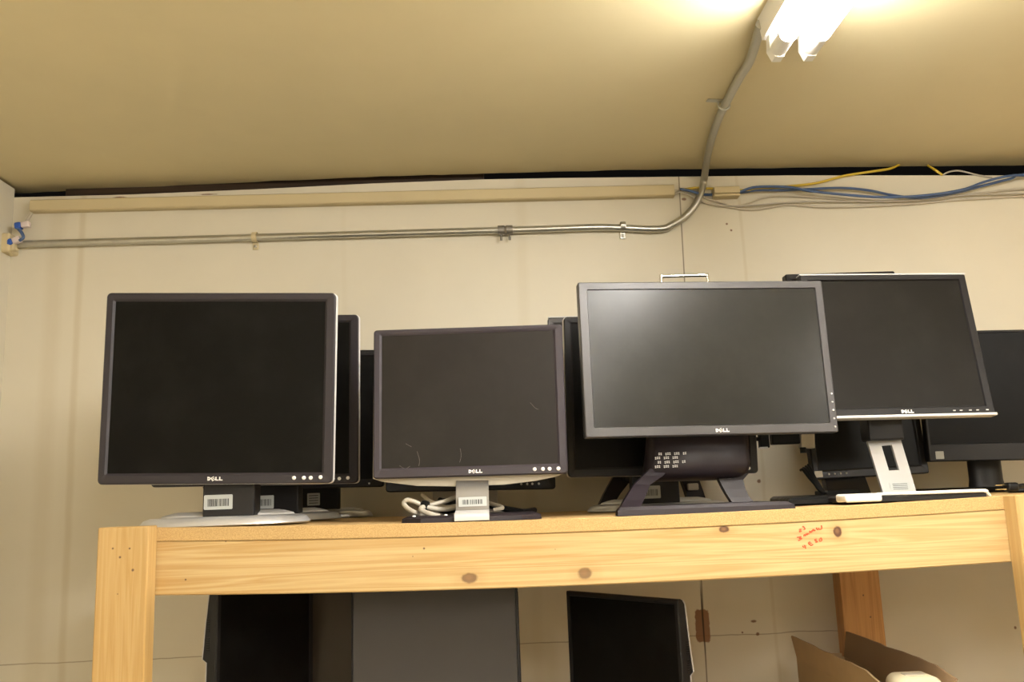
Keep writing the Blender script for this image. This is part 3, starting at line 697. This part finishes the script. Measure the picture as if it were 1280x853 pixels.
zt = 2.12
for (py, l, r, Y) in [(None, 815, 936, 1.672)] + rows:
    if py is None: a_, b__ = px_x(l, 545, Y), px_x(r, 545, Y); za = zt; zb = zt
    else: a = at(l, py, Y); b = at(r, py - (r - l) * .03, Y); a_, b__, za, zb = a.x, b.x, a.z, b.z
    R_.append([(a_, Y + .014, za), (a_ + .012, Y + .002, za), ((a_ + b__) / 2, Y - .004, (za + zb) / 2), (b__ - .012, Y + .002, zb), (b__, Y + .014, zb), (b__, 1.735, zb), (a_, 1.735, za)])
loft(bm, R_); body = part('stand_body', bm, M_STAND, t, smooth=True, sharp=50)
bm = B()
for r_i, (off, yy) in enumerate([(6, 568.2), (0, 573.2), (5, 578.6), (0, 584)]):
    for c_i in range(4 if off else 3):
        x_ = 818.5 + c_i * 11 + (off - 4 if off else 0)
        for d in range(3):
            p = at(x_ + d * 2.4 + 1, yy + (-.4 if d else 0) - c_i * .35, 1.652)
            if off and (c_i == 0 and d < 1 or c_i == 3 and d > 1): continue
            for e_ in (0, 1): box(bm, (p.x, p.y - .0005, p.z + (e_ - .5) * .0026), (.0022, .0012, .0017))
part('speaker_grille', bm, M_SILVER, body, 'pale punched dot pattern')
# left leg reaching the front corner, right leg behind
def leg_of(rows):
    bm = B()
    loft(bm, [[tuple(at(l, y, Y)), tuple(at(r, y, Y)), tuple(at(r, y, Y) + Vector((0, dp, 0))), tuple(at(l, y, Y) + Vector((0, dp, 0)))] for (l, r, y, Y, dp) in rows])
    return part('leg', bm, M_STAND, t)
leg_of([(813, 836, 586, 1.664, .02), (804, 829, 595, 1.655, .02), (793, 813, 606, 1.640, .02), (781, 805, 625, 1.60, .022), (773.5, 798, 640, 1.56, .024)])
leg_of([(900, 936, 592, 1.68, .02), (899, 929, 600, 1.68, .02), (905, 932, 612, 1.675, .02), (911, 937, 622, 1.67, .02), (916, 944, 629.5, 1.665, .02)])
l_, r_ = px_x(772, 640, 1.54), px_x(998, 632, 1.54)
def foot(z, e): return [(l_ + e, 1.542 + e, z), (r_ - .004 - e * 2, 1.542 + e, z), (r_ - e * 3, 1.556 + e, z), (r_ - .02 - e, 1.70 - e, z), (l_ + .03 + e, 1.70 - e, z), (l_ + e, 1.57, z)]
bm = B(); loft(bm, [foot(z0, 0), foot(z0 + .009, .001), foot(z0 + .0145, .0065)]); part('base', bm, M_STAND, t)
bm = B(); hz = at(855, 345, 1.74)
xl_, xr_ = px_x(826.5, 350, 1.74), px_x(884.5, 350, 1.74)
tube(bm, [(xl_, 1.74, 2.10), (xl_, 1.74, hz.z - .007), (xl_ + .002, 1.74, hz.z - .002), (xl_ + .008, 1.74, hz.z), (xr_ - .008, 1.74, hz.z), (xr_ - .002, 1.74, hz.z - .002), (xr_, 1.74, hz.z - .007), (xr_, 1.74, 2.10)], .0034, 12, 3)
part('carry_handle', bm, M_CHROME, t, 'bright metal carry handle', smooth=True)

# ------------------------------------------------------------------ right group
P = (.8365, 1.98, 2.0527, 4.35, -3.85, -1.1); M = pose(*P); W_, H_ = .27, .477
z1 = shelf_z(.8)
t = thing('computer_monitor', 'black monitor turned upright behind the tilted silver-edged one', 'computer monitor', (px_x(1050, 618, 1.9), 1.9, z1))
panel(t, M, W_, H_, (.0155, .019, .016, .020), M_BEZD, M_SHELL, M_SCR2, depth=.06, rad=.004)
buttons(t, M, [(-.100 + i * .0135, -H_ / 2 + .010) for i in range(4)], .0024, M_GREYP)
bm = B(); loft(bm, [rrect(.018, .014, .001, -.0006, 2, -.1235, -H_ / 2 + .011), rrect(.018, .014, .001, .0002, 2, -.1235, -H_ / 2 + .011)], M); part('label_sticker', bm, M_GREYCABLE, t)
a, b = at(1036, 622, 1.93), at(1090, 619, 1.93); a2, b2 = at(1030, 590, 2.02), at(1073, 588, 2.02)
bm = B(); loft(bm, [[(a.x, 1.93, z1 + .006), (b.x, 1.93, z1 + .006), (b.x, 1.955, z1 + .006), (a.x, 1.955, z1 + .006)],
                    [(a2.x, 2.035, a2.z + .06), (b2.x, 2.035, a2.z + .06), (b2.x, 2.06, a2.z + .06), (a2.x, 2.06, a2.z + .06)]]); part('stand_column', bm, M_BEZD, t)
a, b = px_x(986, 626, 1.66), px_x(1040, 622, 1.66)
bm = B(); fo = lambda z, e: [(a + e, 1.66 + e, z), (b - e, 1.66 + e, z), (b + .005 - e, 1.80, z), (b + .13 - e, 1.82, z), (b + .13 - e, 2.0 - e, z), (a + .07 + e, 2.0 - e, z)]
loft(bm, [fo(z1 - .0015, 0), fo(z1 + .006, 0), fo(z1 + .011, .006)]); part('base', bm, M_BLACK, t)
bm = B(); box(bm, ((px_x(1035, 622, 1.82) + b + .12) / 2, 1.86, z1 + .014), (b + .12 - px_x(1035, 622, 1.82), .07, .012), bev=.002); part('base_riser', bm, M_BLACK, t)

K8 = 1.067; P = (.7527 * K8, 1.5909 * K8, 1.8 + .2542 * K8, 4.55, -8.0, .26); M = pose(*P); W_, H_ = .33 * K8, .272 * K8
z0 = shelf_z(.8)
bxl, bxr = px_x(1056, 629, 1.56), px_x(1240, 619, 1.56)
t = thing('computer_monitor', 'tilted black monitor with silver edges on a slotted silver neck beside the wide grey one', 'computer monitor', ((bxl + bxr) / 2, 1.65, z0))
panel(t, M, W_, H_, (.0145, .0165, .0123, .0145), M_BEZD, M_SHELL, M_SCR8, depth=.05, thick=.018, rad=.003, slope=.002)
bm = B(); box(bm, (0, .008, -H_ / 2 - .0028), (W_ + .005, .022, .0058), M, .0018); part('lower_trim', bm, M_SILVERW, t, 'bright silver lower edge')
bm = B(); box(bm, (0, .009, H_ / 2 + .0012), (W_ + .001, .018, .0028), M, .0009); part('top_trim', bm, M_SILVERW, t, 'bright silver top edge')
logo(t, M, -.003, -H_ / 2 + .0059, .0062)
for i, x_ in enumerate((.092, .106, .125, .140, .160)):
    bm = B(); box(bm, (x_, -.0005, -H_ / 2 + .0055), (.0055, .0016, .0022), M, .0005); part('button', bm, M_SILVER, t)
ny0, ny1 = 1.735, 1.700
A, A2 = at(1085, 551, ny0), at(1125.5, 548, ny0); D, D2 = at(1106.5, 622, ny1), at(1147, 620, ny1)
def NP(u, v, dy=0):   # u across, v down the neck
    top = A.lerp(A2, u); bot = D.lerp(D2, u); q = top.lerp(bot, v); return Vector((q.x, q.y + dy, q.z))
def quad_ring(u0, u1, v0, v1, dy): return [NP(u0, v0, dy), NP(u1, v0, dy), NP(u1, v1, dy), NP(u0, v1, dy)]
bm = B(); o1, o2 = quad_ring(-.02, 1, 0, 1, 0), quad_ring(-.02, 1, 0, 1, .007)
i1, i2 = quad_ring(.36, .68, .11, .55, 0), quad_ring(.36, .68, .11, .55, .007)
loft(bm, [o1, o2, i2, i1, o1], cap=False); bmesh.ops.remove_doubles(bm, verts=bm.verts, dist=1e-6)
nk = part('neck', bm, M_NECK8, t, 'slotted silver neck')
c_ = NP(.55, .83); mt = Matrix.Rotation(math.atan2(D.y - A.y, A.z - D.z), 4, 'X')
sticker(t, T(c_.x, c_.y - .0006, c_.z) @ Matrix.Rotation(radians(-10), 4, 'X'), 0, 0, .040, .0165, twod=True)
ha, hb = at(1085, 548.5, 1.725), at(1126, 526, 1.725)
bm = B(); box(bm, ((ha.x + hb.x) / 2, 1.738, (ha.z + hb.z) / 2 + .01), (hb.x - ha.x, .045, hb.z - ha.z + .03), bev=.004); part('hinge_block', bm, M_BEZD, t)
bm = B(); box(bm, ((ha.x + hb.x) / 2, 1.758, hb.z + .08), (.09, .04, .10), bev=.004); part('mount_plate', bm, M_SHELL, t)
def ft(z, e): return [(bxl + e, 1.556 + e, z), (bxr - .012 - e, 1.556 + e, z), (bxr - e, 1.585, z), (bxr - .02 - e, 1.79 - e, z), (bxl + .02 + e, 1.79 - e, z)]
bm = B(); loft(bm, [ft(z0, 0), ft(z0 + .0075, 0), ft(z0 + .010, .004)]); part('base', bm, M_BEZD, t)
xs_ = px_x(1103.5, 628, 1.55)
bm = B(); box(bm, ((bxl + xs_) / 2, 1.575, z0 + .0075), (xs_ - bxl + .002, .048, .0145), bev=.004, seg=3); part('base_cap', bm, M_WHITE, t, 'white front end of the base', smooth=True)
bm = B(); xq = px_x(1147, 620, 1.56)
rim_pts = [(xs_, 1.57, z0 + .0125), (xq, 1.558, z0 + .0125), (bxr - .022, 1.556, z0 + .0125), (bxr - .012, 1.558, z0 + .0105), (bxr - .004, 1.562, z0 + .004), (bxr - .001, 1.568, z0 + .003)]
tube(bm, rim_pts, .0030, 10, 4); part('base_rim', bm, M_WHITE, t, 'white curved rim', smooth=True)

P = (1.1574, 1.95, 1.9864, -2.3, -1.0, 1.1); M = pose(*P); W_, H_ = .37, .295
z1 = shelf_z(1.1)
t = thing('computer_monitor', 'black thin-framed monitor with a thick lower bezel at the right end of the top shelf', 'computer monitor', (px_x(1243, 610, 2.0), 2.02, z1))
panel(t, M, W_, H_, (.007, .007, .006, .038), M_BEZD, M_SHELL, M_SCR2, depth=.05, rad=.003, slope=.001)
bm = B(); loft(bm, [rrect(.018, .017, .001, -.0006, 2, -.161, -H_ / 2 + .0135), rrect(.018, .017, .001, .0002, 2, -.161, -H_ / 2 + .0135)], M); part('label_sticker', bm, M_LABEL, t)
cx = px_x(1243.5, 590, 1.99)
bm = B(); lathe(bm, [(0, 0), (.042, 0), (.0385, .02), (.0385, .24), (0, .24)], (cx, 2.03, z1 + .008), 32, 1, .55); part('stand_column', bm, M_BEZD, t, smooth=True)
bm = B(); fw = px_x(1196, 610, 1.93); fo = lambda z, e: [(fw + e, 1.93 + e, z), (fw + .19 - e, 1.93 + e, z), (fw + .19 - e, 2.13 - e, z), (fw + e, 2.13 - e, z)]
loft(bm, [fo(z1, .008), fo(z1 + .008, .001), fo(z1 + .012, 0)]); part('base', bm, M_BLACK, t)

# cords on the right
t = thing('power_cord', 'folded black power cord hanging beside the portrait monitor stand', 'cable', at(1020, 612, 1.80))
for k_, (o_, r__) in enumerate([(0, .0030), (3.2, .0030), (6.2, .0028), (9, .0026)]):
    cab('strand', [(1001 + o_, 588 - o_ * .75, 1.83), (1004 + o_, 588 - o_ * .3, 1.82), (1011 + o_ * .6, 597 - o_ * .5, 1.81), (1018 + o_ * .5, 605 - o_ * .2, 1.80), (1024 + o_ * .4, 613 - o_ * .1, 1.79), (1030 + o_ * .2, 617, 1.78)], r__, M_BLACK, t)
t = thing('video_cable', 'black video cable with a putty plug head beside the portrait monitor', 'cable', at(1000, 552, 1.92))
a = at(1008, 551, 1.92); bm = B(); box(bm, a, (.030, .022, .034), T(*a) @ Matrix.Rotation(radians(4), 4, 'Y') @ T(*(-a)), .002); part('plug_head', bm, M_GREYCABLE, t, 'putty plug head')
a = at(981, 549, 1.92); bm = B(); box(bm, a, (.062, .02, .024), bev=.003); part('plug_body', bm, M_BLACK, t)
a = at(1004, 563, 1.915); bm = B(); lathe(bm, [(0, -.006), (.007, -.006), (.007, .006), (0, .006)], a, 14); part('thumb_screw', bm, M_BLACK, t)
a = at(954.5, 550, 1.92); bm = B(); box(bm, a, (.020, .02, .036), bev=.002); part('collar', bm, M_BLACK, t)
a = at(954.5, 560, 1.908); bm = B(); box(bm, a, (.018, .004, .0035)); part('collar_edge', bm, M_SILVERW, t)
bm = B(); tube(bm, [tuple(at(*q)) for q in [(948, 549, 1.92), (930, 549, 1.95), (900, 548, 2.0), (870, 552, 2.03)]], .0045, 8, 4); part('strand', bm, M_BLACK, t, smooth=True)
t = thing('power_cord', 'black power cord with brass plug prongs lying at the foot of the right end monitor', 'cable', at(1262, 611, 1.72))
zp = shelf_z(1.0) + .013
def PZ(px, dz, Y): p = at(px, 610, Y); return (p.x, Y, zp + dz)
for dz in (-.004, .004):
    p = PZ(1251, dz, 1.70 + dz); bm = B(); box(bm, p, (.020, .0055, .0018), bev=.0006); part('prong', bm, M_PRONG, t)
p = PZ(1264, 0, 1.70); bm = B(); box(bm, p, (.022, .022, .017), bev=.005, seg=3); part('plug_body', bm, M_BLACK, t, smooth=True)
bm = B(); tube(bm, [PZ(1270, 0, 1.70), PZ(1285, .002, 1.71), PZ(1305, -.004, 1.74), PZ(1325, -.008, 1.80), PZ(1300, -.009, 1.88), PZ(1270, -.009, 1.86), PZ(1262, -.009, 1.80), PZ(1290, -.009, 1.77)], .0042, 10, 6); part('strand', bm, M_BLACK, t, smooth=True)

# ------------------------------------------------------------------ lower shelf
def low_stand(t, x, y, ztop, col=M_SHELL):
    simple_stand(t, LZ, x, .08, y, .03, ztop, x, y, .22, .17, .012, col, M_SHELL)
def side_monitor(label, near, far, ztop, H, side, scr, ks=1.0, sd=.150):
    """monitor turned sideways; side=+1 shows its right-hand edge, -1 the left-hand one"""
    lft, rgt = (far, near) if side > 0 else (near, far)
    d = Vector((rgt[0] - lft[0], rgt[1] - lft[1])); W = d.length; yaw = math.atan2(d.y, d.x)
    c = ((lft[0] + rgt[0]) / 2, (lft[1] + rgt[1]) / 2)
    M = T(c[0], c[1], ztop - H / 2) @ Matrix.Rotation(yaw, 4, 'Z')
    n = Vector((-sin(yaw), cos(yaw)))
    t = thing('computer_monitor', label, 'computer monitor', (c[0] + n.x * .07, c[1] + n.y * .07, LZ), None)
    panel(t, M, W, H, (.010, .010, .010, .020), M_BEZD, M_SHELL, scr, depth=.016, thick=.010, rad=.002, inset=.01, slope=.001)
    tp = H / 2
    prof = [(.009, tp - .001), (.014, tp - .002), (.020, tp - .010), (.030 * ks, tp - .085), (.037 * ks, tp - sd), (.026 * ks, tp - sd - .005), (.026 * ks, -tp + .004), (.009, -tp + .002)]
    bm = B(); prism(bm, prof, 0, -W / 2 + .001, W / 2 - .001, M); part('rear_housing', bm, M_BEZD, t)
    sk = prof[1:-1]; bm = B()
    loft(bm, [[(-W / 2, y, z), (W / 2, y, z), (W / 2, y + .0022, z + .0006), (-W / 2, y + .0022, z + .0006)] for y, z in sk], M); part('rear_skin', bm, M_SILVERW, t, 'thin silver rear edge')
    xs = side * (W / 2 - .0008)
    for j in range(14):
        if j in (6, 7): continue
        bm = B(); box(bm, (xs, .024 * ks, tp - .078 - j * .0042), (.0018, .008, .0018), M); part('vent_slot', bm, M_BLACK, t)
    low_stand(t, c[0] + n.x * .055, c[1] + n.y * .055, ztop - .1)
    return t
n_ = at(847, 750, 1.70); f_ = at(707, 739, 1.93)
zt4 = (n_.z + f_.z) / 2
side_monitor('black monitor turned sideways on the lower shelf, silver outline along its right edge', (n_.x, n_.y), (f_.x, f_.y), zt4, .30, 1, M_SCR2, .88, .134)
n_ = at(271.5, 760, 1.70); f_ = at(392, 760, 1.90)
side_monitor('black monitor turned sideways on the lower shelf next to the left front post', (n_.x, n_.y), (f_.x, f_.y), 1.672, .31, -1, M_SCR2, 1.05)
def flat_monitor(label, l, r, Y, ztop, H, yaw, scr, bez, dark=M_BEZD, rim=None):
    W = r - l; M = T((l + r) / 2, Y, ztop - H / 2) @ Matrix.Rotation(radians(yaw), 4, 'Z') @ Matrix.Rotation(radians(-1.5), 4, 'X')
    t = thing('computer_monitor', label, 'computer monitor', ((l + r) / 2, Y + .08, LZ))
    panel(t, M, W, H, bez, dark, M_SHELL, scr, depth=.05, rad=.003, slope=.001, rim=rim)
    low_stand(t, (l + r) / 2, Y + .055, ztop - .08)
    return t
flat_monitor('grey-screened monitor standing square to the front on the lower shelf under the beam', px_x(438.5, 790, 1.66), px_x(649.5, 790, 1.66), 1.66, 1.672, .285, 0, M_SCRL, (.0035, .006, .004, .02))
flat_monitor('brown-tinged dusty monitor seen in a narrow strip between two others on the lower shelf', px_x(350, 790, 1.95), px_x(560, 790, 1.95), 1.95, 1.70, .30, 0, M_SCRB, (.004, .004, .004, .02))

# cardboard box with its side flaps standing up
fl, fr = at(997, 822, 2.05), at(1056, 822, 2.05)
tl, tr = at(990, 795, 2.05), at(1055, 790, 2.05)
zc_ = (fl.z + fr.z) / 2
t = thing('cardboard_box', 'open brown cardboard box with raised flaps on the lower shelf', 'box', ((fl.x + fr.x) / 2, 1.82, LZ))
yb0, yb1 = 1.585, 2.05
bm = B()
for x_ in (fl.x, fr.x): box(bm, (x_, (yb0 + yb1) / 2, (LZ + zc_) / 2), (.004, yb1 - yb0, zc_ - LZ))
for y_ in (yb0, yb1): box(bm, ((fl.x + fr.x) / 2, y_, (LZ + zc_) / 2 - .0), (fr.x - fl.x, .004, zc_ - LZ))
box(bm, ((fl.x + fr.x) / 2, (yb0 + yb1) / 2, LZ + .003), (fr.x - fl.x, yb1 - yb0, .004))
part('carton', bm, M_CARD, t)
def flap(x0, x1, ztop, mat, seed, endrise=0.0):
    random.seed(seed); bm = B(); n = 14; rings = []
    for i in range(n + 1):
        f = i / n; y = yb1 + (yb0 - yb1) * f
        w = random.uniform(-.0008, .0008)
        xt = x1 + w * 1.5 + endrise * f
        zt_ = ztop + w - (.012 * max(0, f - .85) / .15)
        rings.append([(x0 - .002, y, zc_), (x0 + .002, y, zc_), (xt + .002, y, zt_), (xt - .002, y, zt_)])
    loft(bm, rings); return part('flap', bm, mat, t)
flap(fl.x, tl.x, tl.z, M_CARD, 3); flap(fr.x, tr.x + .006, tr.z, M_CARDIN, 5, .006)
bm = B(); box(bm, ((fl.x + fr.x) / 2, yb1 + .012, zc_ - .02), (fr.x - fl.x - .004, .003, .05), T(0, 0, 0)); part('flap', bm, M_CARD, t)
a, b = px_x(1120, 850, 1.60), px_x(1184, 850, 1.60); c = at(1152, 846, 1.60)
t2 = thing('plastic_case', 'cream plastic case with rounded corners poking out of the cardboard box', 'case', ((a + b) / 2, 1.62, LZ + .005))
a = max(a, fl.x + .004); b = min(b, fr.x - .004)
bm = B(); w_ = b - a; h_ = c.z - LZ - .005
loft(bm, [rrect(w_ - .006, h_ - .006, .016, 1.592, 6, (a + b) / 2, LZ + .005 + h_ / 2), rrect(w_, h_, .018, 1.597, 6, (a + b) / 2, LZ + .005 + h_ / 2), rrect(w_, h_, .018, 1.645, 6, (a + b) / 2, LZ + .005 + h_ / 2), rrect(w_ - .006, h_ - .006, .016, 1.65, 6, (a + b) / 2, LZ + .005 + h_ / 2)])
part('shell', bm, M_CREAMP, t2, smooth=True)
bm = B(); box(bm, ((a + b) / 2, 1.62, c.z + .0006), (w_ * .45, .02, .002), bev=.0008); part('latch', bm, M_GREYCABLE, t2)
